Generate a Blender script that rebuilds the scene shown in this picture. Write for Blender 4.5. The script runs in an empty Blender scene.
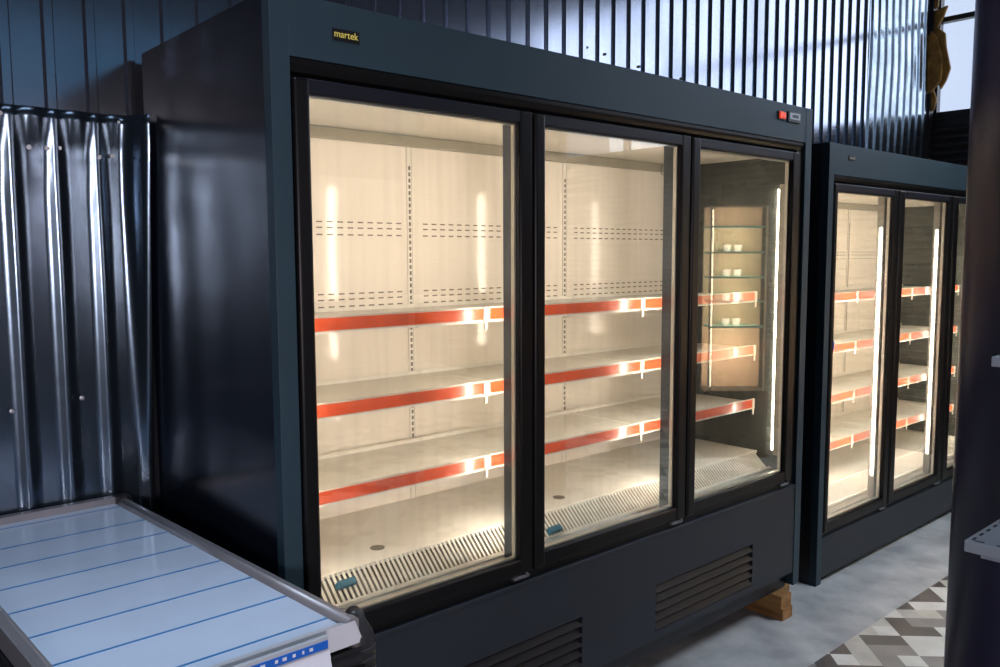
import bpy, bmesh, math, random
from mathutils import Vector, Matrix
random.seed(7)
SC = bpy.context.scene
COL = SC.collection
PI = math.pi

# ------------------------------------------------------------ materials
def new_mat(name):
    m = bpy.data.materials.new(name); m.use_nodes = True
    nt = m.node_tree; nt.nodes.clear()
    out = nt.nodes.new('ShaderNodeOutputMaterial')
    return m, nt, out

def pbr(name, col, rough=.5, metal=0., noise=0., nscale=6., bump=0., bscale=60., coat=0., spec=.5,
        emit=None, estr=0., stretch=(1, 1, 1), rvar=0., col2=None, bdist=.002):
    m, nt, out = new_mat(name)
    b = nt.nodes.new('ShaderNodeBsdfPrincipled')
    nt.links.new(b.outputs[0], out.inputs[0])
    b.inputs['Base Color'].default_value = (*col, 1)
    b.inputs['Roughness'].default_value = rough
    b.inputs['Metallic'].default_value = metal
    b.inputs['Coat Weight'].default_value = coat
    b.inputs['Coat Roughness'].default_value = .08
    b.inputs['Specular IOR Level'].default_value = spec
    if emit:
        b.inputs['Emission Color'].default_value = (*emit, 1)
        b.inputs['Emission Strength'].default_value = estr
    tc = nt.nodes.new('ShaderNodeTexCoord')
    mp = nt.nodes.new('ShaderNodeMapping'); mp.inputs['Scale'].default_value = stretch
    nt.links.new(tc.outputs['Object'], mp.inputs[0])
    n = nt.nodes.new('ShaderNodeTexNoise')
    n.inputs['Scale'].default_value = nscale; n.inputs['Detail'].default_value = 5
    nt.links.new(mp.outputs[0], n.inputs['Vector'])
    mx = nt.nodes.new('ShaderNodeMix'); mx.data_type = 'RGBA'
    c2 = col2 if col2 else tuple(max(0, c * (1 - noise)) for c in col)
    c1 = col if col2 else tuple(min(1, c * (1 + noise)) for c in col)
    mx.inputs[6].default_value = (*c1, 1); mx.inputs[7].default_value = (*c2, 1)
    rp = nt.nodes.new('ShaderNodeMapRange')
    rp.inputs[1].default_value = .35; rp.inputs[2].default_value = .65
    nt.links.new(n.outputs[0], rp.inputs[0])
    nt.links.new(rp.outputs[0], mx.inputs[0]); nt.links.new(mx.outputs[2], b.inputs['Base Color'])
    if rvar:
        rr = nt.nodes.new('ShaderNodeMapRange')
        rr.inputs[3].default_value = max(0, rough - rvar); rr.inputs[4].default_value = min(1, rough + rvar)
        nt.links.new(n.outputs[0], rr.inputs[0]); nt.links.new(rr.outputs[0], b.inputs['Roughness'])
    if bump:
        n2 = nt.nodes.new('ShaderNodeTexNoise'); n2.inputs['Scale'].default_value = bscale
        n2.inputs['Detail'].default_value = 3
        nt.links.new(mp.outputs[0], n2.inputs['Vector'])
        bp = nt.nodes.new('ShaderNodeBump'); bp.inputs['Strength'].default_value = bump
        bp.inputs['Distance'].default_value = bdist
        nt.links.new(n2.outputs[0], bp.inputs['Height']); nt.links.new(bp.outputs[0], b.inputs['Normal'])
    return m

def glass_mat(name, tint=(.97, .98, .96), ior=1.5, rough=.0, boost=1.0, haze=0.0):
    m, nt, out = new_mat(name)
    tr = nt.nodes.new('ShaderNodeBsdfTransparent'); tr.inputs[0].default_value = (*tint, 1)
    gl = nt.nodes.new('ShaderNodeBsdfGlossy'); gl.inputs['Roughness'].default_value = rough
    # Schlick reflectance, the same from both faces of the thin pane
    fr = nt.nodes.new('ShaderNodeLayerWeight'); fr.inputs[0].default_value = .5
    pw = nt.nodes.new('ShaderNodeMath'); pw.operation = 'POWER'; pw.inputs[1].default_value = 5
    ml = nt.nodes.new('ShaderNodeMath'); ml.operation = 'MULTIPLY_ADD'; ml.inputs[1].default_value = .957; ml.inputs[2].default_value = .043
    nt.links.new(fr.outputs['Facing'], pw.inputs[0]); nt.links.new(pw.outputs[0], ml.inputs[0])
    mu = nt.nodes.new('ShaderNodeMath'); mu.operation = 'MULTIPLY'; mu.inputs[1].default_value = boost
    mu.use_clamp = True
    mix = nt.nodes.new('ShaderNodeMixShader')
    nt.links.new(ml.outputs[0], mu.inputs[0]); nt.links.new(mu.outputs[0], mix.inputs[0])
    nt.links.new(tr.outputs[0], mix.inputs[1]); nt.links.new(gl.outputs[0], mix.inputs[2])
    last = mix
    if haze:
        # thin pale film, streaked downwards
        df = nt.nodes.new('ShaderNodeBsdfTranslucent'); df.inputs[0].default_value = (.9, .85, .75, 1)
        d2 = nt.nodes.new('ShaderNodeBsdfDiffuse'); d2.inputs[0].default_value = (.9, .88, .82, 1)
        md = nt.nodes.new('ShaderNodeMixShader'); md.inputs[0].default_value = .5
        nt.links.new(df.outputs[0], md.inputs[1]); nt.links.new(d2.outputs[0], md.inputs[2])
        tc = nt.nodes.new('ShaderNodeTexCoord'); mp = nt.nodes.new('ShaderNodeMapping')
        mp.inputs['Scale'].default_value = (26, 1, .9)
        nt.links.new(tc.outputs['Object'], mp.inputs[0])
        n = nt.nodes.new('ShaderNodeTexNoise'); n.inputs['Scale'].default_value = 1.6; n.inputs['Detail'].default_value = 6
        nt.links.new(mp.outputs[0], n.inputs['Vector'])
        r = nt.nodes.new('ShaderNodeMapRange'); r.inputs[1].default_value = .45; r.inputs[2].default_value = .8
        r.inputs[3].default_value = 0; r.inputs[4].default_value = haze
        nt.links.new(n.outputs[0], r.inputs[0])
        m2 = nt.nodes.new('ShaderNodeMixShader')
        nt.links.new(r.outputs[0], m2.inputs[0]); nt.links.new(mix.outputs[0], m2.inputs[1]); nt.links.new(md.outputs[0], m2.inputs[2])
        last = m2
    nt.links.new(last.outputs[0], out.inputs[0])
    return m

def emis(name, col, s):
    m, nt, out = new_mat(name)
    e = nt.nodes.new('ShaderNodeEmission'); e.inputs[0].default_value = (*col, 1); e.inputs[1].default_value = s
    nt.links.new(e.outputs[0], out.inputs[0]); return m

M = {}
M['front'] = pbr('slate_blue_powder_coat', (.018, .043, .062), .50, noise=.08, nscale=3, bump=.12, bscale=420, spec=.35)
M['side'] = pbr('dark_gloss_steel_sheet', (.004, .006, .012), .20, noise=.2, nscale=2, bump=.3, bscale=1.7, bdist=.02, spec=.5)
M['side2'] = pbr('dark_side_sheet', (.006, .008, .014), .45, noise=.1)
M['base'] = pbr('charcoal_powder_coat', (.015, .021, .031), .52, noise=.08, nscale=3, bump=.12, bscale=420, spec=.4)
M['louver'] = pbr('charcoal_louver', (.010, .0095, .012), .5, spec=.3)
M['black'] = pbr('black_door_profile', (.003, .0028, .0035), .38, noise=.1, spec=.25)
M['blackb'] = pbr('blue_black_rail', (.006, .007, .014), .45, noise=.1, spec=.3)
M['pit'] = pbr('black_recess', (.002, .002, .002), .9)  # black colour stands in for the shade inside gaps and recesses
M['inner'] = pbr('cream_lacquered_liner', (.88, .83, .74), .22, noise=.03, nscale=2, spec=.6)
M['inner_back'] = pbr('cream_gloss_back_liner', (.88, .81, .71), .11, noise=.02, nscale=2, spec=.4)
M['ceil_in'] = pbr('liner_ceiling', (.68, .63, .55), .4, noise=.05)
M['shelf'] = pbr('white_shelf_enamel', (.84, .80, .71), .25, noise=.03, spec=.5)
M['slot'] = pbr('dark_slot', (.17, .14, .10), .7)
M['greybar'] = pbr('grey_top_profile', (.36, .33, .27), .4)
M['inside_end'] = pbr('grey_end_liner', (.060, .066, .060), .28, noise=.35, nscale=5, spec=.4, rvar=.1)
M['orange'] = pbr('orange_price_strip', (.62, .085, .028), .3, noise=.15, nscale=9, spec=.6, coat=.5)
M['clear'] = pbr('clear_plastic', (.60, .57, .50), .2, spec=.6)
M['alu'] = pbr('bright_aluminium', (.75, .74, .70), .3, metal=.8, noise=.05)
M['mullion'] = pbr('mullion_steel', (.10, .12, .15), .25, metal=.8, noise=.1)
M['mullion2'] = pbr('mullion_grey', (.36, .34, .31), .4, noise=.05)
M['glass'] = glass_mat('door_glass', boost=1.8, haze=.04)
M['wglass'] = glass_mat('window_glass', (.92, .95, .97), boost=1.0)
M['cglass'] = glass_mat('case_glass', (.85, .97, .93), boost=1.0)
M['led'] = emis('led_warm_white', (1., .845, .69), 44)
M['led2'] = emis('led_warm_white_far', (1., .86, .70), 70)
M['tube'] = emis('case_edge_glow', (1., .80, .55), 16)  # glow for the bright line along the case frame
M['badge'] = pbr('badge_black', (.003, .003, .003), .4)
M['yellow'] = pbr('badge_yellow', (.75, .62, .12), .5, emit=(.75, .62, .15), estr=.15)  # slight glow put into the lettering colour
M['silver'] = pbr('badge_silver', (.55, .5, .4), .4)
M['red'] = pbr('red_rocker', (.8, .05, .015), .35, emit=(1, .08, .02), estr=.35)
M['lcd'] = pbr('controller_face', (.28, .33, .38), .25)
M['blue_foam'] = pbr('blue_foam', (.03, .13, .20), .8, noise=.2, nscale=60)
M['concrete'] = pbr('poured_concrete', (.44, .45, .46), .5, nscale=5.5, bump=.2, bscale=22, rvar=.12,
                    col2=(.26, .27, .285), bdist=.004)
M['t_white'] = pbr('tile_white', (.56, .55, .52), .42, noise=.10, nscale=9)
M['t_light'] = pbr('tile_light', (.40, .38, .355), .42, noise=.12, nscale=9)
M['t_beige'] = pbr('tile_beige', (.44, .42, .37), .45, noise=.12, nscale=9)
M['t_mid'] = pbr('tile_mid', (.19, .18, .175), .42, noise=.12, nscale=9)
M['t_dark'] = pbr('tile_dark', (.060, .052, .052), .40, noise=.12, nscale=9)
M['wall_metal'] = pbr('galvanised_blue_sheet', (.43, .47, .57), .15, metal=.96, noise=.10, nscale=5, bump=.08, bscale=7, stretch=(1, 1, .35), rvar=.03, bdist=.006)
M['wall_metal2'] = pbr('lower_dark_sheet', (.10, .14, .19), .22, metal=.92, noise=.12, nscale=7, bump=.16, bscale=5, rvar=.05, bdist=.008)
M['wall_metal3'] = pbr('scuffed_sheet', (.34, .41, .48), .18, metal=.95, noise=.25, nscale=4, bump=.25, bscale=8, rvar=.08, bdist=.008)
M['darkwall'] = pbr('dark_cladding', (.012, .013, .017), .5, noise=.2)
M['dim'] = pbr('dim_plaster', (.028, .062, .092), .85, noise=.1)
M['screw'] = pbr('screw_zinc', (.55, .58, .62), .3, metal=1.)
M['screwd'] = pbr('screw_dark', (.03, .03, .035), .5)
M['wood'] = pbr('raw_pine', (.32, .165, .055), .7, nscale=5, stretch=(4, .6, 8), col2=(.17, .08, .025), bump=.2, bscale=20)
M['board'] = pbr('glossy_bluewhite_board', (.60, .72, .90), .12, noise=.04, nscale=5, spec=.6, bump=.02, bscale=4)
M['blue_line'] = pbr('blue_line', (.015, .19, .50), .3)
M['rail'] = pbr('grey_aluminium_rail', (.26, .26, .28), .38, metal=.35, noise=.08)
M['raild'] = pbr('grey_rail_inner', (.13, .13, .15), .45, metal=.2)
M['lip'] = pbr('white_grey_front_lip', (.56, .58, .63), .4, noise=.05)
M['rubber'] = pbr('black_rubber', (.018, .018, .021), .42, bump=.1, bscale=200)
M['rubber_b'] = pbr('black_bumper', (.012, .012, .015), .4)
M['paper'] = pbr('white_card', (.72, .76, .86), .5)
M['clearsign'] = pbr('clear_sign_edge', (.45, .50, .56), .2)
M['tag_blue'] = pbr('bright_blue_tag', (.01, .13, .62), .35)
M['col'] = pbr('navy_column_paint', (.018, .018, .055), .38, noise=.2, nscale=3, bump=.08, bscale=9, stretch=(1, 1, .5), rvar=.08, bdist=.004)
M['rack'] = pbr('blue_grey_shelf_steel', (.33, .38, .45), .35, metal=.2, noise=.05)
M['foamb'] = pbr('brown_torn_insulation', (.32, .17, .04), .8, noise=.4, nscale=14, bump=.6, bscale=20, bdist=.01)
M['bark'] = pbr('pale_bark', (.34, .33, .42), .9, noise=.2)
M['gshelf'] = pbr('green_glass_edge', (.30, .62, .56), .2, emit=(.25, .6, .52), estr=.35)  # emission added so the shelves stand out in the mirror image
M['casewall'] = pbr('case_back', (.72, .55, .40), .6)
M['ceramic'] = pbr('white_ceramic', (.9, .87, .82), .2, emit=(1, .9, .8), estr=.6)  # glow put into the ceramic to brighten the mirrored cups

# ------------------------------------------------------------ mesh helpers
class MB:
    def __init__(s): s.bm = bmesh.new(); s.mats = []
    def mi(s, m):
        if m is None: return 0
        if m not in s.mats: s.mats.append(m)
        return s.mats.index(m)
    def box(s, a, b, m=None, bev=0., seg=2):
        bm = s.bm; i = s.mi(m)
        x0, y0, z0 = (min(a[k], b[k]) for k in range(3)); x1, y1, z1 = (max(a[k], b[k]) for k in range(3))
        v = [bm.verts.new(p) for p in ((x0,y0,z0),(x1,y0,z0),(x1,y1,z0),(x0,y1,z0),(x0,y0,z1),(x1,y0,z1),(x1,y1,z1),(x0,y1,z1))]
        fs = [bm.faces.new([v[k] for k in q]) for q in ((0,3,2,1),(4,5,6,7),(0,1,5,4),(1,2,6,5),(2,3,7,6),(3,0,4,7))]
        for f in fs: f.material_index = i
        if bev:
            es = list({e for f in fs for e in f.edges})
            r = bmesh.ops.bevel(bm, geom=es, offset=bev, segments=seg, affect='EDGES', profile=.5)
            for f in r['faces']: f.material_index = i; f.smooth = True
        return s
    def poly(s, pts, m=None, smooth=False):
        f = s.bm.faces.new([s.bm.verts.new(p) for p in pts]); f.material_index = s.mi(m); f.smooth = smooth; return s
    def prism(s, prof, axis, a, b, m=None, smooth=False):
        """extrude closed 2-D profile along axis: prof coords are the two other axes in order"""
        bm = s.bm; i = s.mi(m); rings = []
        for t in (a, b):
            ring = []
            for (p, q) in prof:
                c = [0, 0, 0]; o = [k for k in range(3) if k != axis]; c[axis] = t; c[o[0]] = p; c[o[1]] = q
                ring.append(bm.verts.new(c))
            rings.append(ring)
        n = len(prof)
        for k in range(n):
            f = bm.faces.new((rings[0][k], rings[0][(k+1) % n], rings[1][(k+1) % n], rings[1][k])); f.material_index = i; f.smooth = smooth
        for r in rings:
            f = bm.faces.new(r); f.material_index = i
        return s
    def cyl(s, c, r, h, axis=2, seg=24, m=None, r2=None, smooth=True):
        bm = s.bm; i = s.mi(m); r2 = r if r2 is None else r2; rings = []
        for (t, rr) in ((0, r), (h, r2)):
            ring = []
            for k in range(seg):
                a = 2*PI*k/seg; o = [j for j in range(3) if j != axis]; p = list(c)
                p[axis] += t; p[o[0]] += rr*math.cos(a); p[o[1]] += rr*math.sin(a)
                ring.append(bm.verts.new(p))
            rings.append(ring)
        for k in range(seg):
            f = bm.faces.new((rings[0][k], rings[0][(k+1) % seg], rings[1][(k+1) % seg], rings[1][k])); f.material_index = i; f.smooth = smooth
        for rg in rings:
            f = bm.faces.new(rg); f.material_index = i
        return s
    def tube(s, a, b, ra, rb, seg=7, m=None):
        bm = s.bm; i = s.mi(m); a = Vector(a); b = Vector(b); d = (b-a).normalized()
        u = d.orthogonal().normalized(); w = d.cross(u); R = []
        for p, r in ((a, ra), (b, rb)):
            R.append([bm.verts.new(p+u*r*math.cos(2*PI*k/seg)+w*r*math.sin(2*PI*k/seg)) for k in range(seg)])
        for k in range(seg):
            f = bm.faces.new((R[0][k], R[0][(k+1) % seg], R[1][(k+1) % seg], R[1][k])); f.smooth = True; f.material_index = i
        bm.faces.new(R[0]); bm.faces.new(R[1]); return s
    def build(s, name, mat, parent=None, recalc=True):
        if recalc: bmesh.ops.recalc_face_normals(s.bm, faces=s.bm.faces)
        me = bpy.data.meshes.new(name); s.bm.to_mesh(me); s.bm.free()
        if s.mats:
            for m in s.mats: me.materials.append(m)
        else: me.materials.append(mat)
        o = bpy.data.objects.new(name, me); COL.objects.link(o)
        if parent is not None: o.parent = parent
        return o

def tag(o, label=None, cat=None, group=None, kind=None):
    if label: o['label'] = label
    if cat: o['category'] = cat
    if group: o['group'] = group
    if kind: o['kind'] = kind
    return o
def thing(name, loc, label, cat, group=None, rz=0):
    o = bpy.data.objects.new(name, None); COL.objects.link(o); o.location = loc; o.rotation_euler.z = rz
    o.empty_display_size = .05
    return tag(o, label, cat, group)
def text(name, body, size, loc, mat, parent, rot=(PI/2, 0, 0), ext=.0006, align='CENTER', sx=1.):
    c = bpy.data.curves.new(name, 'FONT'); c.body = body; c.size = size; c.extrude = ext
    c.align_x = align; c.align_y = 'CENTER'; c.materials.append(mat)
    o = bpy.data.objects.new(name, c); COL.objects.link(o); o.location = loc; o.rotation_euler = rot
    o.scale.x = sx
    bpy.context.view_layer.update()
    me = bpy.data.meshes.new_from_object(o.evaluated_get(bpy.context.evaluated_depsgraph_get()))
    me.name = name; q = bpy.data.objects.new(name, me); COL.objects.link(q)
    q.location = loc; q.rotation_euler = rot; q.scale.x = sx; q.parent = parent
    bpy.data.objects.remove(o); return q

# ------------------------------------------------------------ camera
yaw, pitch, roll, F = -0.72656, -0.0938, -0.0041, 836.8
fw = Vector((math.sin(-yaw)*math.cos(pitch), math.cos(yaw)*math.cos(pitch), math.sin(pitch)))
rt = Vector((math.cos(yaw), math.sin(yaw), 0)); up = rt.cross(fw)
R2 = math.cos(roll)*rt + math.sin(roll)*up; U2 = -math.sin(roll)*rt + math.cos(roll)*up
cd = bpy.data.cameras.new('camera'); cam = bpy.data.objects.new('camera', cd); COL.objects.link(cam)
cam.matrix_world = Matrix(((R2.x, U2.x, -fw.x, -.8626), (R2.y, U2.y, -fw.y, -1.7143), (R2.z, U2.z, -fw.z, 1.4974), (0, 0, 0, 1)))
cd.sensor_width = 36; cd.lens = F/1000*36; cd.clip_start = .02; cd.clip_end = 100
SC.camera = cam

# ------------------------------------------------------------ room shell
XE = 5.62          # end wall
YB = .85           # back wall (face of the sheet flats)
ZC = 4.3
tag(MB().box((-4, -7, -.1), (XE+.2, 1.2, 0)).build('floor', M['concrete']), kind='structure')
tag(MB().box((-4, -7, ZC), (XE+.2, 1.2, ZC+.1)).build('ceiling', M['dim']), kind='structure')
tag(MB().box((-4.1, -7, 0), (-4, 1.2, ZC)).build('wall_left', M['dim']), kind='structure')
tag(MB().box((-4, -7.1, 0), (XE+.2, -7, ZC)).build('wall_front', M['dim']), kind='structure')

def sheet(x0, x1, z0, z1, yf, pitch, phase, depth=.013, top=.021, sl=.006, zdiv=1, yfun=None):
    """trapezoidal sheet: flats at yf, ribs standing toward -y"""
    xs = []
    k = math.floor((x0-phase)/pitch)-1
    while phase+k*pitch < x1+pitch:
        c = phase+k*pitch
        xs += [(c-top/2-sl, 0), (c-top/2, depth), (c+top/2, depth), (c+top/2+sl, 0), (c+pitch*.34, 0), (c+pitch*.5, 0), (c+pitch*.66, 0)]
        k += 1
    xs = [q for q in sorted(xs) if x0 <= q[0] <= x1]
    mb = MB(); bm = mb.bm; rows = []
    for j in range(zdiv+1):
        z = z0+(z1-z0)*(j/zdiv)
        row = []
        for (x, d) in xs:
            dy = yfun(x, z, d) if yfun else 0
            row.append(bm.verts.new((x, yf-d+dy, z)))
        rows.append(row)
    for j in range(zdiv):
        for i in range(len(xs)-1):
            f = bm.faces.new((rows[j][i], rows[j][i+1], rows[j+1][i+1], rows[j+1][i])); f.smooth = bool(yfun)
    return mb, xs

def solid(o, t=.002):
    md = o.modifiers.new('solid', 'SOLIDIFY'); md.thickness = t; md.offset = 1
    return o
PIT = .1065
mb, _ = sheet(-4, 4.60, 0, ZC, YB, PIT, -.118)
wb = tag(mb.build('wall_back', M['wall_metal'], recalc=False), kind='structure')
tag(MB().box((-4, YB+.02, 0), (XE+.2, YB+.10, ZC)).build('wall_back_core', M['darkwall']), kind='structure')
mb, _ = sheet(4.58, 5.535, 0, ZC, YB-.012, .104, 4.62, depth=.010, top=.016, sl=.008, zdiv=14,
              yfun=lambda x, z, d: .006*math.sin(z*5+x*2))
tag(mb.build('wall_back_end', M['wall_metal3'], recalc=False), kind='structure')
# overlapping lower sheet, bowed between its screws, its free edge curling forward beside the cabinet
ZL = 1.893
def bow(x, z, d):
    ph = ((x+.118) / PIT) % 1.0
    s = math.sin(PI*ph) ** 1.2
    t = ZL - z
    b = -.024*max(0, 1-t/.24)**1.5 * (.25+.75*math.sin(PI*min(1, ph*1.15)))
    b += .004*math.exp(-((t-.105)/.03)**2) * s * (1 if d == 0 else 0.)
    if x > -.055: b += -1.9*(x+.055)*max(0, min(1, (z-.9)/.9))
    return b + .003*math.sin(z*4+x*9)
mb, _ = sheet(-2.2, -.006, 0, ZL, .815, PIT, -.124, depth=.009, top=.016, sl=.009, zdiv=70, yfun=bow)
lower = tag(mb.build('wall_back_lower', M['wall_metal2'], recalc=False), kind='structure')
solid(lower, .0015)
def screw(x, y, z, parent, m, r=.0042):
    mb = MB(); mb.cyl((x, y-.003, z), r*1.5, .003, axis=1, seg=14, m=m); mb.cyl((x, y-.009, z), r, .006, axis=1, seg=6, m=m, smooth=False)
    return mb.build('screw', m, parent)
for (x, z) in ((-.359, 1.869), (-.27, 1.876), (-.067, 1.874), (-.296, 1.787), (-.253, 1.788), (-.223, 1.79), (-.122, 1.774), (-.088, 1.779), (-.198, 1.102), (-.372, 1.087)):
    screw(x, .802, z, lower, M['screw'])
for (x, z) in ((1.93, 2.40), (2.05, 2.39), (2.29, 2.37), (2.62, 2.36), (2.98, 2.345), (3.22, 2.34), (3.30, 2.335), (3.68, 2.31), (3.86, 2.30), (4.22, 2.28), (2.12, 2.29), (2.42, 2.26)):
    screw(x, YB-.001, z, wb, M['screwd'], .0042)

# end wall: sill wall of dark horizontal boards, window above
ZS, ZT, YW0, YW1 = 2.49, 4.0, .90, -5.3
mb = MB(); mb.box((XE, -7, 0), (XE+.12, YB+.02, ZS-.03)); mb.box((XE, -7, ZT), (XE+.12, YB+.02, ZC)); mb.box((XE, -7, ZS-.03), (XE+.12, YW1, ZT))
for k in range(44):
    z = .05+k*.055
    mb.prism([(XE, z), (XE-.018, z+.012), (XE-.018, z+.034), (XE, z+.046)], 1, -7, YB+.01) if z < ZS-.09 else None
tag(mb.build('wall_right', M['darkwall']), kind='structure')
win = bpy.data.objects.new('window_1', None); COL.objects.link(win); win.location = (XE+.04, 0, ZS); win['kind'] = 'structure'
mb = MB()
mb.box((-.05, YW1, -.03), (.05, YB+.02, .02)); mb.box((-.03, YW1, ZT-ZS-.05), (.05, YB+.02, ZT-ZS))
mb.box((-.03, YW1, .655), (.03, YB+.02, .69))
for y in (YB-.015, -.62, -2.15, -3.7, YW1+.02): mb.box((-.03, y-.025, 0), (.03, y+.025, ZT-ZS))
mb.build('window_frame', M['darkwall'], win)
MB().box((.0, YW1, 0), (.006, YB, ZT-ZS)).build('pane', M['wglass'], win)
# jamb strip between back wall and end wall
tag(MB().box((5.53, YB-.03, 0), (5.60, YB+.02, ZC)).build('trim_1', M['darkwall']), kind='structure')

# ------------------------------------------------------------ tiled aisle
def clip(poly, ymax):
    out = []
    for i in range(len(poly)):
        a, b = poly[i], poly[(i+1) % len(poly)]
        ia, ib = a[1] <= ymax, b[1] <= ymax
        if ia: out.append(a)
        if ia != ib:
            t = (ymax-a[1])/(b[1]-a[1]); out.append((a[0]+t*(b[0]-a[0]), ymax))
    return out
W_, L_, B_, D_, G_ = 't_white', 't_light', 't_beige', 't_dark', 't_mid'
CELL = {(-5,-3):D_,(-4,-3):W_,(-3,-3):L_,(-2,-3):G_,(-1,-3):W_,(0,-3):G_,(1,-3):D_,
        (-4,-2):D_,(-3,-2):L_,(-2,-2):G_,(-1,-2):G_,(0,-2):W_,(1,-2):W_,(-3,-1):B_,(-2,-1):D_,(-1,-1):D_,(0,-1):W_,(1,-1):W_,
        (-3,0):L_,(-2,0):B_,(-1,0):W_,(0,0):D_,(1,0):D_,(2,0):W_,(-2,1):B_,(-1,1):B_,(0,1):D_,(1,1):G_,(2,1):G_,
        (-1,2):B_,(0,2):W_,(1,2):L_,(2,2):B_,(3,2):G_,(1,3):D_,(2,3):W_,(3,3):W_,(2,4):D_,(3,4):D_,(2,5):D_,(3,5):D_,(4,4):W_,(5,4):L_,
        (4,5):W_,(5,5):B_,(4,6):D_,(5,6):B_,(6,6):L_}
mb = MB(); da, db = .0812, .0832
rnd = random.Random(3)
mb.box((-4, -6.9, .0005), (XE, -.279, .0025), M['t_light'])
for A in range(-45, 60):
    for B in range(-80, 12):
        m = CELL.get((A, B))
        if m is None:
            rr = random.Random((A//2)*7919+(B//2)*104729+11)
            k = rr.random()
            if k < .3: m = W_
            elif k < .5: m = D_
            else:
                opt = [W_, L_, G_, D_, B_]; rr.shuffle(opt); m = opt[(A % 2)+(B % 2)*(1 if rr.random() < .5 else 2)]
        pts = []
        for (i, j) in ((0, 0), (1, 0), (1, 1), (0, 1)):
            a = 1.98+(A+i)*da + (.0008 if i == 0 else -.0008)*0; b = 1.42+(B+j)*db
            pts.append(((a+b)/2**.5, (b-a)/2**.5))
        if min(p[0] for p in pts) < -3.9 or max(p[0] for p in pts) > XE-.02 or min(p[1] for p in pts) < -4.5: continue
        pts = clip(pts, -.277)
        if len(pts) < 3: continue
        mb.poly([(p[0], p[1], .0035) for p in pts][::-1], M[m])
tag(mb.build('floor_tiles', M['t_white']), kind='structure')

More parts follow.
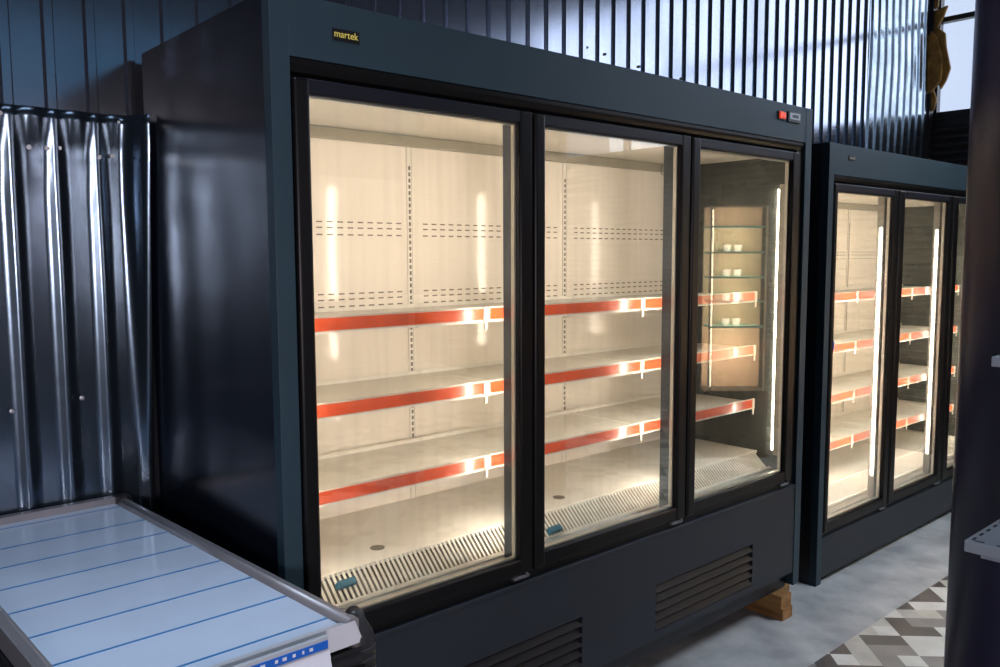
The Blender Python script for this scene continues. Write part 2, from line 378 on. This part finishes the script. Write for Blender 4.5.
# ------------------------------------------------------------ refrigerated cabinets
def cabinet(name, label, loc, W, H, D, t, hb, pt, gz0, gz1, doors, shelf_z, shelf_y, joints, bottom_deck, led_x, led_y,
            led_z, led_mat, mull_mat, endmat, louvers, feet, post_w=None, strip=.033):
    """all coordinates local to the front bottom left corner; doors = list of (frame x0, frame x1, glass x0, glass x1)"""
    c = thing(name, loc, label, 'display fridge', 'black framed refrigerated display cabinets')
    CZ = hb-.045            # liner ceiling
    # shell
    for k, (a, b) in enumerate(((0, t), (W-t, W))):
        mb = MB(); mb.box((a, 0.0, 0), (b, .035, H), M['front'], bev=.0015)
        mb.box((a+.0005, .0345, 0), (b-.0005, D, H-.0005), M['side'] if name_first else M['side2'])
        mb.build('side_panel', M['side'], c)
    MB().box((t, .001, hb), (W-t, .03, H-.0006), bev=.0012).build('header_panel', M['front'], c)
    MB().box((t, .03, H-.012), (W-t, D, H-.0008)).build('top_panel', M['front'], c)
    MB().box((t, D-.012, .02), (W-t, D-.0005, H-.012)).build('back_panel', M['side2'], c)
    # lower front
    zb = .057 if louvers else .03
    mb = MB()
    lz0, lz1 = (louvers[0][2], louvers[0][3]) if louvers else (.1, .1)
    y0, y1 = .003, .022
    if louvers:
        mb.box((t, y0, zb), (W-t, y1, lz0)); mb.box((t, y0, lz1), (W-t, y1, pt-.013))
        edges = [t]+[v for l in louvers for v in (l[0], l[1])]+[W-t]
        for k in range(0, len(edges), 2): mb.box((edges[k], y0, lz0), (edges[k+1], y1, lz1))
    else:
        mb.box((t, y0, zb), (W-t, y1, pt-.013))
    mb.box((t, -.001, pt-.013), (W-t, .024, pt), M['front'], bev=.001) if False else None
    base = mb.build('base_panel', M['base'], c)
    MB().box((t, .000, pt-.014), (W-t, .026, pt-.0005), bev=.0022).build('base_rim', M['base'], base)
    MB().box((t, .035, -.015 if louvers else .0), (W-t, D-.02, zb-.006), bev=.002).build('plinth', M['side2'], c)
    MB().box((t, .045, zb-.006), (W-t, D-.02, zb)).build('plinth_gap', M['pit'], c)
    for l in louvers:
        mb = MB(); n = 5; h = (l[3]-l[2])/n
        mb.box((l[0], .034, l[2]), (l[1], .038, l[3]), M['pit'])
        for k in range(n):
            z = l[2]+k*h
            mb.prism([(.004, z+.0005), (.0005, z+.004), (.013, z+h-.008), (.028, z+h-.006), (.030, z+.0005)], 0, l[0]+.0015, l[1]-.001, M['louver'])
            mb.poly([(l[1]-.001, .004, z), (l[1]-.001, .03, z), (l[1]-.001, .03, z+h), (l[1]-.012, .004, z+h)], M['pit'])  # black end face paints the shaded right end of each slat
        mb.build('vent_louver', M['louver'], c)
    # black surround
    mb = MB(); fz0, fz1 = gz0-.046, gz1+.036
    prof = [(.006, hb-.001), (.06, hb-.001), (.06, fz1+.003), (.024, fz1+.003), (.014, fz1+.012), (.011, fz1+.022), (.006, hb-.012)]
    mb.prism(prof, 0, t, W-t)
    mb.box((t, .012, pt), (W-t, .06, fz0-.002))
    mb.box((t, .012, fz0-.01), (doors[0][0]-.001, .06, fz1+.01)); mb.box((doors[-1][1]+.001, .012, fz0-.01), (W-t, .06, fz1+.01))
    mb.box((t, .030, fz0-.012), (W-t, .06, fz0+.002))
    mb.build('door_surround', M['black'], c)
    # doors
    for k, (a, b, g0, g1) in enumerate(doors):
        fr = MB()
        # rounded left stile standing proud, flat right stile, bevelled rails
        fr.box((a, -.007, fz0), (g0-.0005, .034, fz1-.001), M['black'], bev=.010, seg=4)
        fr.box((g1+.0005, -.004, fz0+.001), (b, .034, fz1), M['black'], bev=.006, seg=2)
        fr.box((g0-.012, -.002, gz1), (g1+.012, .033, fz1-.0005), M['blackb'], bev=.005, seg=2)
        fr.box((g0-.012, -.002, fz0+.0005), (g1+.012, .033, gz0), M['black'], bev=.006, seg=2)
        d = fr.build('door', M['black'], c)
        MB().box((g0-.004, .010, gz0-.004), (g1+.004, .014, gz1+.004)).build('glass', M['glass'], d)
        sp = MB()
        sp.box((g1-.0065, .015, gz0), (g1-.0010, .028, gz1)); sp.box((g0, .015, gz0), (g1, .028, gz0+.005))
        sp.box((g0, .015, gz1-.004), (g1, .028, gz1)); sp.box((g0, .015, gz0), (g0+.002, .028, gz1))
        sp.build('glass_spacer', M['alu'], d)
        hg = MB(); hg.box((b-.075, -.005, fz0-.012), (b-.015, .012, fz0-.003), bev=.0015); hg.cyl((b-.045, .002, fz0-.011), .004, .01, axis=2, seg=10); hg.box((b-.03, -.007, fz0-.008), (b-.024, -.001, fz0+.004))
        hg.build('hinge', M['raild'], d)
    # liner
    yb = .60
    MB().box((t, .062, CZ), (W-t, yb, CZ+.012)).build('liner_ceiling', M['ceil_in'], c)
    MB().box((t, .062, bottom_deck-.1), (t+.004, yb, CZ)).build('liner_side', M['inner'], c)
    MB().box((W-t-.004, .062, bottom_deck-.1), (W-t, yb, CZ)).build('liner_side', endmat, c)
    mb = MB(); mb.box((t+.004, yb-.022, CZ-.036), (W-t-.004, yb, CZ), bev=.003)
    mb.build('evaporator_bar', M['greybar'], c)
    # deck, grille and sill
    gs = shelf_y-.02
    mb = MB(); mb.box((t+.004, gs, bottom_deck-.012), (W-t-.004, yb, bottom_deck), bev=.001)
    mb.build('deck', M['inner'], c)
    mb = MB(); y0, z0, y1, z1 = .115, bottom_deck-.062, gs+.001, bottom_deck
    mb.poly([(t+.004, y0+.012, z0-.018), (W-t-.004, y0+.012, z0-.018), (W-t-.004, y1+.012, z1-.02), (t+.004, y1+.012, z1-.02)], M['slot'])
    x = t+.02; dy, dz = y1-y0, z1-z0
    L = math.hypot(dy, dz); ny, nz = -dz/L, dy/L
    def bar(xa, xb, s0, s1, th=.004):
        p = [(y0+dy*s0, z0+dz*s0), (y0+dy*s1, z0+dz*s1), (y0+dy*s1-ny*th, z0+dz*s1-nz*th), (y0+dy*s0-ny*th, z0+dz*s0-nz*th)]
        mb.prism(p, 0, xa, xb, M['shelf'])
    bar(t+.004, W-t-.004, 0, .07); bar(t+.004, W-t-.004, .95, 1)
    while x < W-t-.02:
        bar(x, x+.0065, .06, .96); x += .0155
    mb.build('air_grille', M['shelf'], c)
    mb = MB(); mb.box((t+.004, .062, z0-.03), (W-t-.004, y0+.002, z0-.004), bev=.002); mb.box((t+.004, .100, z0-.01), (W-t-.004, y0+.001, z0+.001))
    mb.box((t+.002, .036, fz0+.004), (W-t-.002, .063, z0-.012), M['alu'])
    mb.build('front_sill', M['greybar'], c)
    for k in range(len(joints)-1):
        xm = (joints[k]+joints[k+1])/2
        if louvers:
            MB().cyl((xm, .262, bottom_deck), .021, .0012, m=None).build('drain_cover', M['slot'], c)
    # back liner with its rows of air slots
    mb = MB(); mb.box((t, yb, bottom_deck-.1), (W-t, yb+.02, CZ+.03), M['inner_back'])
    for k in range(len(joints)-1):
        a, b = joints[k]+.055, joints[k+1]-.05
        n = int((b-a)/.037)
        for z in (.29, .308, .330, .516, .534, .556):
            zz = CZ-z
            for j in range(n+1):
                x = a+j*.037
                mb.poly([(x, yb-.0008, zz), (x+.021, yb-.0008, zz), (x+.021, yb-.0008, zz+.0042), (x, yb-.0008, zz+.0042)], M['slot'])
    mb.build('liner_back', M['inner_back'], c, recalc=False)
    for x in joints[1:-1]:
        u = MB(); u.box((x-.012, yb-.006, bottom_deck), (x+.012, yb, CZ-.037), M['inner'], bev=.001)
        z = bottom_deck+.05
        while z < CZ-.11:
            u.box((x-.006, yb-.0075, z), (x+.001, yb-.0055, z+.013), M['slot']); z += .0205
        u.box((x+.0055, yb-.0066, bottom_deck), (x+.0065, yb-.0055, CZ-.04), M['slot'])
        u.build('shelf_upright', M['inner'], c)
    # mullions with LED strips
    for x in led_x:
        if not louvers:
            m_ = MB(); m_.box((x-.058, .040, fz0), (x+.04, led_y-.004, CZ), mull_mat, bev=.003)
            mo = m_.build('mullion', mull_mat, c)
            MB().box((x-.0625, .050, led_z[0]), (x-.0585, .056, led_z[1])).build('led_strip', led_mat, mo)
            MB().box((x-.03, led_y-.003, led_z[0]), (x+.01, led_y+.004, led_z[1])).build('led_strip', M['led'], mo)  # extra hidden strip added to brighten the shelves and liner
            continue
        if louvers and x > W-.1:
            m_ = MB(); m_.box((W-t-.020, .062, led_z[0]-.02), (W-t-.004, led_y-.008, led_z[1]+.02), M['clear'])
            mo = m_.build('led_holder', M['clear'], c)
            MB().box((W-t-.019, led_y-.0078, led_z[0]), (W-t-.0115, led_y, led_z[1])).build('led_strip', led_mat, mo)
            continue
        m_ = MB(); m_.box((x-.027, .050, fz0), (x+.027, led_y-.009, CZ), bev=.003)
        mo = m_.build('mullion', mull_mat, c)
        MB().box((x-led_w/2+led_off, led_y-.008, led_z[0]), (x+led_w/2+led_off, led_y, led_z[1])).build('led_strip', led_mat, mo)
    # shelves
    for z in shelf_z:
        for k in range(len(joints)-1):
            a, b = joints[k]+.002, joints[k+1]-.002
            s = MB(); s.box((a, shelf_y, z-.012), (b, yb-.045, z+.0), bev=.001); s.box((a, shelf_y, z-.030), (b, shelf_y+.003, z)); s.box((a, yb-.048, z), (b, yb-.045, z+.012))
            so = s.build('shelf', M['shelf'], c)
            p = MB(); p.box((a+.004, shelf_y-.006, z-.022), (b-.022, shelf_y-.002, z-.022+strip), bev=.0008)
            p.build('price_strip', M['orange'], so)
            h = MB(); h.box((a+.001, shelf_y-.0022, z-.026), (b-.001, shelf_y, z+.016)); h.box((b-.020, shelf_y-.007, z-.028), (b-.003, shelf_y-.003, z+.014)); h.box((b-.014, shelf_y-.006, z-.052), (b-.006, shelf_y-.002, z-.028))
            h.build('strip_holder', M['clear'], so)
            for xx in (a+.012, b-.012):
                br = MB(); br.prism([(shelf_y+.04, z-.013), (yb-.004, z-.013), (yb-.004, z-.075), (yb-.10, z-.055)], 0, xx-.001, xx+.001)
                br.build('bracket', M['shelf'], so)
    return c

led_w, led_off, name_first = .024, 0, True
t = .047
c1 = cabinet('refrigerated_cabinet', 'large slate-blue three-door glass fridge standing on timber blocks beside the white-topped counter',
    (0, 0, .12), 2.335, 1.95, .785, t, 1.815, .432, .502, 1.737,
    [(.050, .784, .093, .735), (.789, 1.524, .834, 1.474), (1.530, 2.240, 1.579, 2.192)],
    [1.205, .980, .750], .200, [.051, .790, 1.535, 2.284], .543, [.062, .785, 1.530, 2.262], .105, (.56, 1.637), M['led'], M['mullion'],
    M['inside_end'], [(.395, 1.004, .086, .250), (1.373, 1.978, .086, .250)], True)
b = MB().box((.155, -.0022, 1.866), (.226, .001, 1.893), bev=.0008).build('badge', M['badge'], c1)
text('badge_lettering', 'martek', .0225, (.1895, -.0026, 1.8805), M['yellow'], b, sx=.98)
sw = MB(); sw.box((2.072, -.004, 1.885), (2.124, .001, 1.917), M['badge'], bev=.001); sw.box((2.076, -.010, 1.888), (2.098, -.003, 1.914), M['red'], bev=.002); sw.box((2.100, -.009, 1.889), (2.119, -.003, 1.913), M['red'], bev=.002)
sw.build('power_switch', M['red'], c1)
dp = MB(); dp.box((2.140, -.006, 1.882), (2.232, .001, 1.922), M['badge'], bev=.002)
dp.box((2.150, -.0075, 1.893), (2.226, -.005, 1.917), M['lcd']); dp.box((2.168, -.008, 1.899), (2.212, -.007, 1.911), M['badge'])
dp.build('temperature_display', M['lcd'], c1)

led_w, led_off, name_first = .005, -.068, False
x2, y2 = 2.622, .07
g = lambda a: a-x2
c2 = cabinet('refrigerated_cabinet', 'second slate-blue glass-door fridge beyond the large one, standing on the concrete near the column',
    (x2, y2, .0), 2.16, 1.974, .72, .045, 1.838, .214, .282, 1.768,
    [(g(2.668), g(3.318), g(2.703), g(3.268)), (g(3.326), g(3.998), g(3.390), g(3.942)), (g(4.006), g(4.730), g(4.075), g(4.680))],
    [1.285, 1.030, .775, .535], .215, [.049, .76, 1.43, 2.111], .345, [.070, .698, 1.378, 2.08], .078, (.39, 1.62), M['led2'], M['mullion2'],
    M['inside_end'], [], True, strip=.036)
b = MB().box((.172, -.002, 1.908), (.232, .001, 1.930), bev=.0008).build('badge', M['badge'], c2)
text('badge_lettering', 'martek', .018, (.202, -.0024, 1.9195), M['silver'], b, sx=1.)

ring = MB()
for k in range(20):
    a0, a1 = 2*PI*k/20, 2*PI*(k+1)/20
    ring.tube((1.530+.013*math.cos(a0), .118, 1.669+.016*math.sin(a0)), (1.530+.013*math.cos(a1), .118, 1.669+.016*math.sin(a1)), .0016, .0016, 6)
ring.build('wire_loop', M['raild'], c1)
dr = [o for o in c2.children if o.name.startswith('door') and 'surround' not in o.name][0]
MB().box((2.708-x2, .0085, 1.068), (2.735-x2, .0098, 1.105)).build('sticker', M['tag_blue'], dr)
# blue foam pieces left on the air grilles
def foam(x, y, z, label):
    o = MB().box((-.028, -.010, -.011), (.028, .010, .011), bev=.003).build('foam_block', M['blue_foam'])
    o.location = (x, y, z); o.rotation_euler = (.75, 0, .05)
    tag(o, label, 'foam block', 'blue foam blocks on the fridge grilles')
foam(.249, .150, .637, 'small blue foam block on the air grille behind the first glass door, beside the counter')
foam(1.005, .128, .618, 'small blue foam block on the air grille behind the middle glass door')

# ------------------------------------------------------------ timber blocks
def timber(name, x0, x1, y0, y1, z0, z1, label):
    o = MB().box((x0, y0, z0), (x1, y1, z1), bev=.002).build('timber_block', M['wood'])
    tag(o, label, 'wood block', 'timber packing blocks under the fridges')
timber('a', 2.185, 2.262, -.016, .30, 0, .050, 'lower raw pine block on the concrete under the right end of the large fridge')
timber('b', 2.178, 2.258, -.012, .30, .0502, .1045, 'upper raw pine block, stacked on another, carrying the right end of the large fridge')
timber('c', 2.36, 2.50, .13, .42, 0, .03, 'flat raw pine board in the shadowed gap between the two fridges')
timber('d', .1, .18, .0, .30, 0, .1045, 'raw pine block under the left end of the large fridge')

# ------------------------------------------------------------ counter with ruled board
ct = thing('packing_counter', (-.30, .2, 0), 'low counter with a glossy pale blue-ruled top in grey rails beside the large fridge', 'counter')
def P(x, y, z): return (x+.30, y-.2, z)
ZR = .800; ZB = .793
# top outline: right rail outer edge and left rail outer edge (slightly tapered plan)
RR = [(-.037, -.373), (-.103, .755)]; RL = [(-.545, -.373), (-.585, .79)]
def edge(e, y): (xa, ya), (xb, yb) = e; return xa+(xb-xa)*(y-ya)/(yb-ya)
mb = MB()
def quadbox(mb, ya, yb, za, zb, lo, hi, m=None):
    """box between functions lo(y), hi(y)"""
    v = []
    for z in (za, zb):
        v.append([P(lo(ya), ya, z), P(hi(ya), ya, z), P(hi(yb), yb, z), P(lo(yb), yb, z)])
    bm = mb.bm; vs = [[bm.verts.new(p) for p in r] for r in v]; i = mb.mi(m)
    fs = [bm.faces.new(vs[0][::-1]), bm.faces.new(vs[1])]
    for k in range(4): fs.append(bm.faces.new((vs[0][k], vs[0][(k+1) % 4], vs[1][(k+1) % 4], vs[1][k])))
    for f in fs: f.material_index = i
    return fs
lo = lambda y: edge(RL, y)+.03; hi = lambda y: edge(RR, y)-.03
quadbox(mb, -.37, .775, ZB-.02, ZB, lo, hi, M['board'])
for y in (.728, .559, .416, .273, .127, -.017, -.162, -.313):
    quadbox(mb, y-.0028, y+.0028, ZB, ZB+.0005, lambda q: lo(q)+.001, lambda q: hi(q)-.001, M['blue_line'])
mb.build('counter_top', M['board'], ct)
def rail(e, sgn, name='side_rail'):
    mb = MB(); bm = mb.bm
    prof = [(0, -.05), (0, -.004), (.004, 0), (.016, .001), (.026, -.004), (.031, -.016), (.031, -.022), (.02, -.05)]
    rings = []
    for (x, y) in e: rings.append([bm.verts.new(P(x-sgn*p, y, ZR+q+.006)) for p, q in prof])
    n = len(prof)
    for k in range(n):
        f = bm.faces.new((rings[0][k], rings[0][(k+1) % n], rings[1][(k+1) % n], rings[1][k])); f.smooth = 2 < k < 5
    bm.faces.new(rings[0]); bm.faces.new(rings[1])
    return mb.build(name, M['rail'], ct)
rail(RR, 1); rail(RL, -1)
mb = MB(); quadbox(mb, .765, .792, .75, .812, lambda y: edge(RL, y)+.02, lambda y: edge(RR, y)-.028); mb.build('back_rail', M['rail'], ct)
# front lip: sloping white plate folded over the front edge
mb = MB()
xr, xl = -.046, -.545
mb.poly([P(xl, -.350, ZB+.002), P(xr-.018, -.350, ZB+.002), P(xr, -.374, ZR+.001), P(xl, -.372, ZR+.001)])
mb.poly([P(xl, -.374, ZR+.001), P(xr, -.374, ZR+.001), P(xr+.014, -.380, .758), P(xl, -.380, .755)])
mb.build('front_lip', M['lip'], ct)
# corner caps (rounded black rubber) and ribbed bumpers
def cap(x, y, sx, sy):
    mb = MB(); n = 10; rings = []
    for (z, r) in ((.66, .030), (.70, .038), (.752, .040), (.765, .036), (.785, .024), (.806, .017), (.812, .010)):
        ring = []
        cx, cy = x-sx*.018, y-sy*.018
        for k in range(18):
            a = 2*PI*k/18; ring.append(mb.bm.verts.new(P(cx+r*math.cos(a), cy+r*math.sin(a), z)))
        rings.append(ring)
    for i in range(len(rings)-1):
        for k in range(18):
            f = mb.bm.faces.new((rings[i][k], rings[i][(k+1) % 18], rings[i+1][(k+1) % 18], rings[i+1][k])); f.smooth = True
    mb.bm.faces.new(rings[0]); mb.bm.faces.new(rings[-1])
    for k in range(4):
        z = .668+k*.021; mb.cyl(P(cx, cy, z), .0415, .011, seg=24)
    return mb.build('corner_cap', M['rubber'], ct)
cap(-.012, -.362, 1, -1); cap(-.568, -.362, -1, -1); cap(-.100, .780, .2, -.2); cap(-.59, .785, -.2, -.2)
mb = MB(); quadbox(mb, .752, .79, .76, .814, lambda y: edge(RR, y)-.030, lambda y: edge(RR, y)-.004); mb.build('corner_joint', M['rubber'], ct)
mb = MB()
quadbox(mb, -.345, .76, .64, .752, lambda y: edge(RR, y)-.03, lambda y: edge(RR, y)+.006)
for k in range(4):
    z = .655+k*.024
    quadbox(mb, -.345, .74, z, z+.012, lambda y: edge(RR, y)+.001, lambda y: edge(RR, y)+.014)
    quadbox(mb, -.395, -.37, z, z+.012, lambda y: -.545, lambda y: -.035)
quadbox(mb, -.384, -.345, .64, .750, lambda y: -.545, lambda y: -.035)
quadbox(mb, -.345, .76, .64, .752, lambda y: edge(RL, y)-.006, lambda y: edge(RL, y)+.03)
for k in range(3):
    z = .655+k*.034; quadbox(mb, -.345, .74, z, z+.016, lambda y: edge(RL, y)-.016, lambda y: edge(RL, y)-.001)
mb.build('bumper', M['rubber_b'], ct)
mb = MB(); quadbox(mb, -.34, .76, .05, .66, lambda y: edge(RL, y)+.02, lambda y: edge(RR, y)-.02)
mb.build('body', M['side2'], ct)
mb = MB(); quadbox(mb, -.30, .72, 0, .05, lambda y: edge(RL, y)+.05, lambda y: edge(RR, y)-.05); mb.build('plinth', M['pit'], ct)
# hanging price sign: clear holder, blue strip with pale marks, white card
sg = thing('price_sign', (-.20, -.395, .80), 'white card with a bright blue header strip hanging over the counter front', 'sign')
xa, xb = -.36+.2, -.118+.2
mb = MB(); mb.poly([(xa, .0, .0), (xb, .0, .0), (xb, -.006, -.022), (xa, -.006, -.022)]); 
hd = MB(); hd.box((xa, -.004, -.006), (xb, .004, .003), bev=.001); hd.box((xa, -.002, -.026), (xb, .002, -.004)); hd.build('clear_holder', M['clearsign'], sg)
bs = MB(); bs.box((xa, -.0045, -.0215), (xb-.001, -.002, -.0045), M['tag_blue'], bev=.001)
for (q, w) in ((.036, .007), (.052, .004), (.070, .006), (.0885, .008), (.104, .006), (.13, .009), (.16, .006), (.185, .01)):
    bs.box((xb-q-w/2, -.0049, -.0155), (xb-q+w/2, -.0044, -.0095), M['paper'])
bs.build('header_strip', M['tag_blue'], sg)
mb = MB(); n = 8
for k in range(n):
    f0, f1 = k/n, (k+1)/n
    yy = lambda f: -.003-.014*math.sin(f*PI*.6)
    zz = lambda f: -.025-.13*f
    mb.poly([(xa, yy(f0), zz(f0)), (xb+.002, yy(f0), zz(f0)), (xb+.002+.004*f1, yy(f1), zz(f1)), (xa, yy(f1), zz(f1))], smooth=True)
card = mb.build('card', M['paper'], sg); 
# a dark wheel rim of the label: thin grey edge in front of the lip
# ------------------------------------------------------------ round column
o3 = Vector((-.8626, -1.7143, 1.4974))
def at(u, v, d): return o3 + (fw + R2*((u-500)/F) - U2*((v-333.5)/F))*d
pc = at(1021, 333, 2.30)
mb = MB(); mb.cyl((0, 0, 0), .148, ZC, seg=64, smooth=True)
colm = mb.build('column', M['col']); colm.location = (pc.x, pc.y, 0); tag(colm, kind='structure')

# ------------------------------------------------------------ steel rack at the right edge
rk = thing('shelf_rack', (.74, -1.18, 0), 'grey steel rack whose two shelf corners jut in front of the dark column', 'shelving')
def rshelf(x, y, z, lx, ly, th):
    mb = MB(); mb.box((x, y-ly, z-th), (x+lx, y, z), M['rack'], bev=.0015)
    for k in range(8): mb.box((x+.012+k*.035, y-.012, z), (x+.028+k*.035, y-.008, z+.0006), M['pit'])
    for k in range(8): mb.box((x+.008, y-.03-k*.035, z), (x+.012, y-.014-k*.035, z+.0006), M['pit'])
    return mb.build('shelf', M['rack'], rk)
rshelf(-.013, .004, .985, .80, .40, .021); rshelf(.046, -.006, 1.312, .70, .30, .018)
mb = MB(); mb.box((.0, -.44, 0), (.04, -.40, 1.9)); mb.build('post', M['rack'], rk)
mb = MB(); mb.box((.75, -.44, 0), (.79, -.40, 1.9)); mb.build('post', M['rack'], rk)
mb = MB(); mb.box((.04, -.425, .8), (.75, -.415, 1.85)); mb.box((0, -.40, .955), (.03, -.02, .966)); mb.box((.76, -.40, .955), (.79, -.02, .966)); mb.box((.05, -.40, 1.285), (.07, -.04, 1.294)); mb.build('back_plate', M['rack'], rk)

# ------------------------------------------------------------ torn insulation at the window edge
mb = MB()
def rag(pts, x, m=None, th=.02):
    c = [(y, z) for (y, z) in pts]; mb.prism([(p[0], p[1]) for p in c], 0, x, x+th, m)
rag([(.87, 2.50), (.80, 2.52), (.785, 2.60), (.815, 2.68), (.79, 2.74), (.76, 2.66), (.725, 2.72), (.70, 2.80), (.735, 2.95), (.745, 3.05), (.80, 3.10), (.76, 3.17), (.735, 3.24), (.82, 3.22), (.87, 3.25)], XE-.07, th=.03)
rag([(.86, 2.62), (.80, 2.66), (.75, 2.72), (.745, 2.86), (.79, 3.02), (.83, 3.08), (.86, 3.0)], XE-.10, th=.035)
rag([(.87, 3.20), (.80, 3.24), (.79, 3.50), (.82, 3.9), (.87, 3.95)], XE-.075, th=.03)
o = mb.build('torn_insulation', M['foamb'])
bv = o.modifiers.new('b', 'BEVEL'); bv.width = .008; bv.segments = 2
tag(o, 'ragged brown insulation hanging at the edge of the far window', 'insulation')

# ------------------------------------------------------------ bare tree outside
def tree(loc, seed, label):
    rd = random.Random(seed); mb = MB()
    def grow(p, d, L, r, n):
        q = p+d*L; mb.tube(p, q, r, r*.72, 6)
        if n == 0: return
        for k in range(2 if n > 1 else 3):
            nd = (d+Vector((rd.uniform(-.7, .7), rd.uniform(-.7, .7), rd.uniform(-.25, .5)))).normalized()
            grow(q, nd, L*rd.uniform(.66, .86), r*.68, n-1)
    grow(Vector((0, 0, 0)), Vector((0, .03, 1)).normalized(), 2.0, .07, 8)
    o = mb.build('bare_tree', M['bark'], recalc=False); o.location = loc; tag(o, label, 'tree', 'bare trees outside the window')
tree((8.3, 1.9, 0), 5, 'pale leafless tree outside the far window, its crown behind the lower pane')
tree((12.5, -5.6, 0), 9, 'leafless tree outside, further along the window wall')
tag(MB().box((5.8, -12, -.12), (16, 12, -.02)).build('ground', M['concrete']), kind='structure')

# ------------------------------------------------------------ lit glass case across the aisle (seen mirrored in the fridge glass)
def vat(u, v, d):
    p = at(u, v, d); return Vector((p.x, -p.y, p.z))
cA = vat(714, 250, 6.0); cB = vat(770, 250, 6.0)
cc = (cA+cB)/2
dirx = (cB-cA); dirx.z = 0; wd = dirx.length; ang = math.atan2(dirx.y, dirx.x)
dc = thing('glass_display_case', (cc.x, cc.y, 0), 'tall warm-lit glass display case across the aisle, mirrored in the third fridge door', 'display case', rz=ang)
w2 = wd/2
MB().box((-w2-.03, .0, 0), (w2+.03, -.42, .5), bev=.004).build('case_base', M['darkwall'], dc)
MB().box((-w2-.03, 0, 1.84), (w2+.03, -.42, 1.90), bev=.004).build('case_top', M['darkwall'], dc)
MB().box((-w2, -.24, .5), (w2+.03, -.225, 1.84)).build('case_back', M['casewall'], dc)
for sx in (-1, 1):
    mb = MB(); mb.box((sx*w2-.007, -.012, .5), (sx*w2+.007, 0, 1.84)); mb.build('post', M['alu'], dc)
MB().box((-w2+.012, -.06, .52), (-w2+.026, -.05, 1.82)).build('edge_glow_strip', M['tube'], dc)  # added glowing strip standing in for the case's bright frame edge
cupz = [1.70, 1.515, 1.335, 1.16, .975]
for z in cupz:
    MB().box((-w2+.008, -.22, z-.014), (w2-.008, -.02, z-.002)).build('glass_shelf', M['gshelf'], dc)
def cup(u, z):
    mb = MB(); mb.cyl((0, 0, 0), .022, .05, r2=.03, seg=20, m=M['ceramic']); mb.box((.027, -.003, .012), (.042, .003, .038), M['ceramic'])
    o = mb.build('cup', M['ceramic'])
    p = Vector((cc.x, cc.y, 0)) + Matrix.Rotation(ang, 3, 'Z') @ Vector((u, -.10, 0)); o.location = (p.x, p.y, z-.0018)
    return o
CN = ['second', 'third', 'fourth', 'lowest']
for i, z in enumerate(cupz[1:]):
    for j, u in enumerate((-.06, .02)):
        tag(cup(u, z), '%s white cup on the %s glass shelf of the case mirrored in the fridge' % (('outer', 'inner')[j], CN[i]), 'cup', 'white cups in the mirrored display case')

# ------------------------------------------------------------ lights
def area(name, loc, target, sx, sy, power, col, spread=PI):
    l = bpy.data.lights.new(name, 'AREA'); l.shape = 'RECTANGLE'; l.size = sx; l.size_y = sy; l.energy = power; l.color = col; l.spread = spread
    o = bpy.data.objects.new(name, l); COL.objects.link(o); o.location = loc
    d = Vector(target)-Vector(loc); o.rotation_euler = d.to_track_quat('-Z', 'Y').to_euler(); return o
area('daylight_window', (12.5, -2.0, 4.6), (5.6, -2.0, 3.4), 16, 8, 980, (.86, .88, 1.0))
area('doorway_daylight', (1.7, -6.6, 1.85), (.0, .8, 1.6), 1.5, .7, 2.6, (1., .82, .86), 1.2)  # unseen lamp added for pale highlights on the lower sheet; no doorway built
area('side_highlight_lamp', (-2.9, -6.6, 1.7), (.0, .8, 1.5), 1.3, .6, 32, (1., .86, .88), 1.2)  # unseen lamp added for the highlights on the cabinet side panel
area('blue_wall_fill', (2.2, -6.9, 3.55), (2.2, 0, 3.2), 6.5, 1.2, 5.2, (.24, .62, 1.))  # added bluish fill that lifts the upper left wall; no window there
cl = area('case_light', (0, 0, 0), (0, 0, 0), .25, 1.2, 34, (1., .72, .5))
cp = Vector((cc.x, cc.y, 1.2))+Matrix.Rotation(ang, 3, 'Z') @ Vector((0, -.03, 0))
cl.location = cp; cl.rotation_euler = ((Matrix.Rotation(ang, 3, 'Z') @ Vector((0, -1, 0)))).to_track_quat('-Z', 'Y').to_euler()
area('counter_fill', (-.5, -.8, 4.2), (-.5, -.75, 0), 1.0, 1.0, 12.5, (.74, .84, 1.0), 1.25)  # added overhead fill, cone narrowed to the counter; no fixture there
area('aisle_fill', (3.4, -2.2, 4.2), (3.3, -1.6, 0), 1.6, 1.6, 75, (.82, .90, 1.0), 1.9)  # added overhead fill that brightens the aisle floor; no fixture there
w = bpy.data.worlds.new('World'); SC.world = w; w.use_nodes = True
bg = w.node_tree.nodes['Background']; bg.inputs[0].default_value = (.72, .80, 1., 1); bg.inputs[1].default_value = 1.1
SC.view_settings.view_transform = 'Standard'; SC.view_settings.look = 'None'; SC.view_settings.exposure = 0
SC.cycles.use_denoising = True
SC.cycles.max_bounces = 10; SC.cycles.transparent_max_bounces = 16; SC.cycles.sample_clamp_indirect = 6
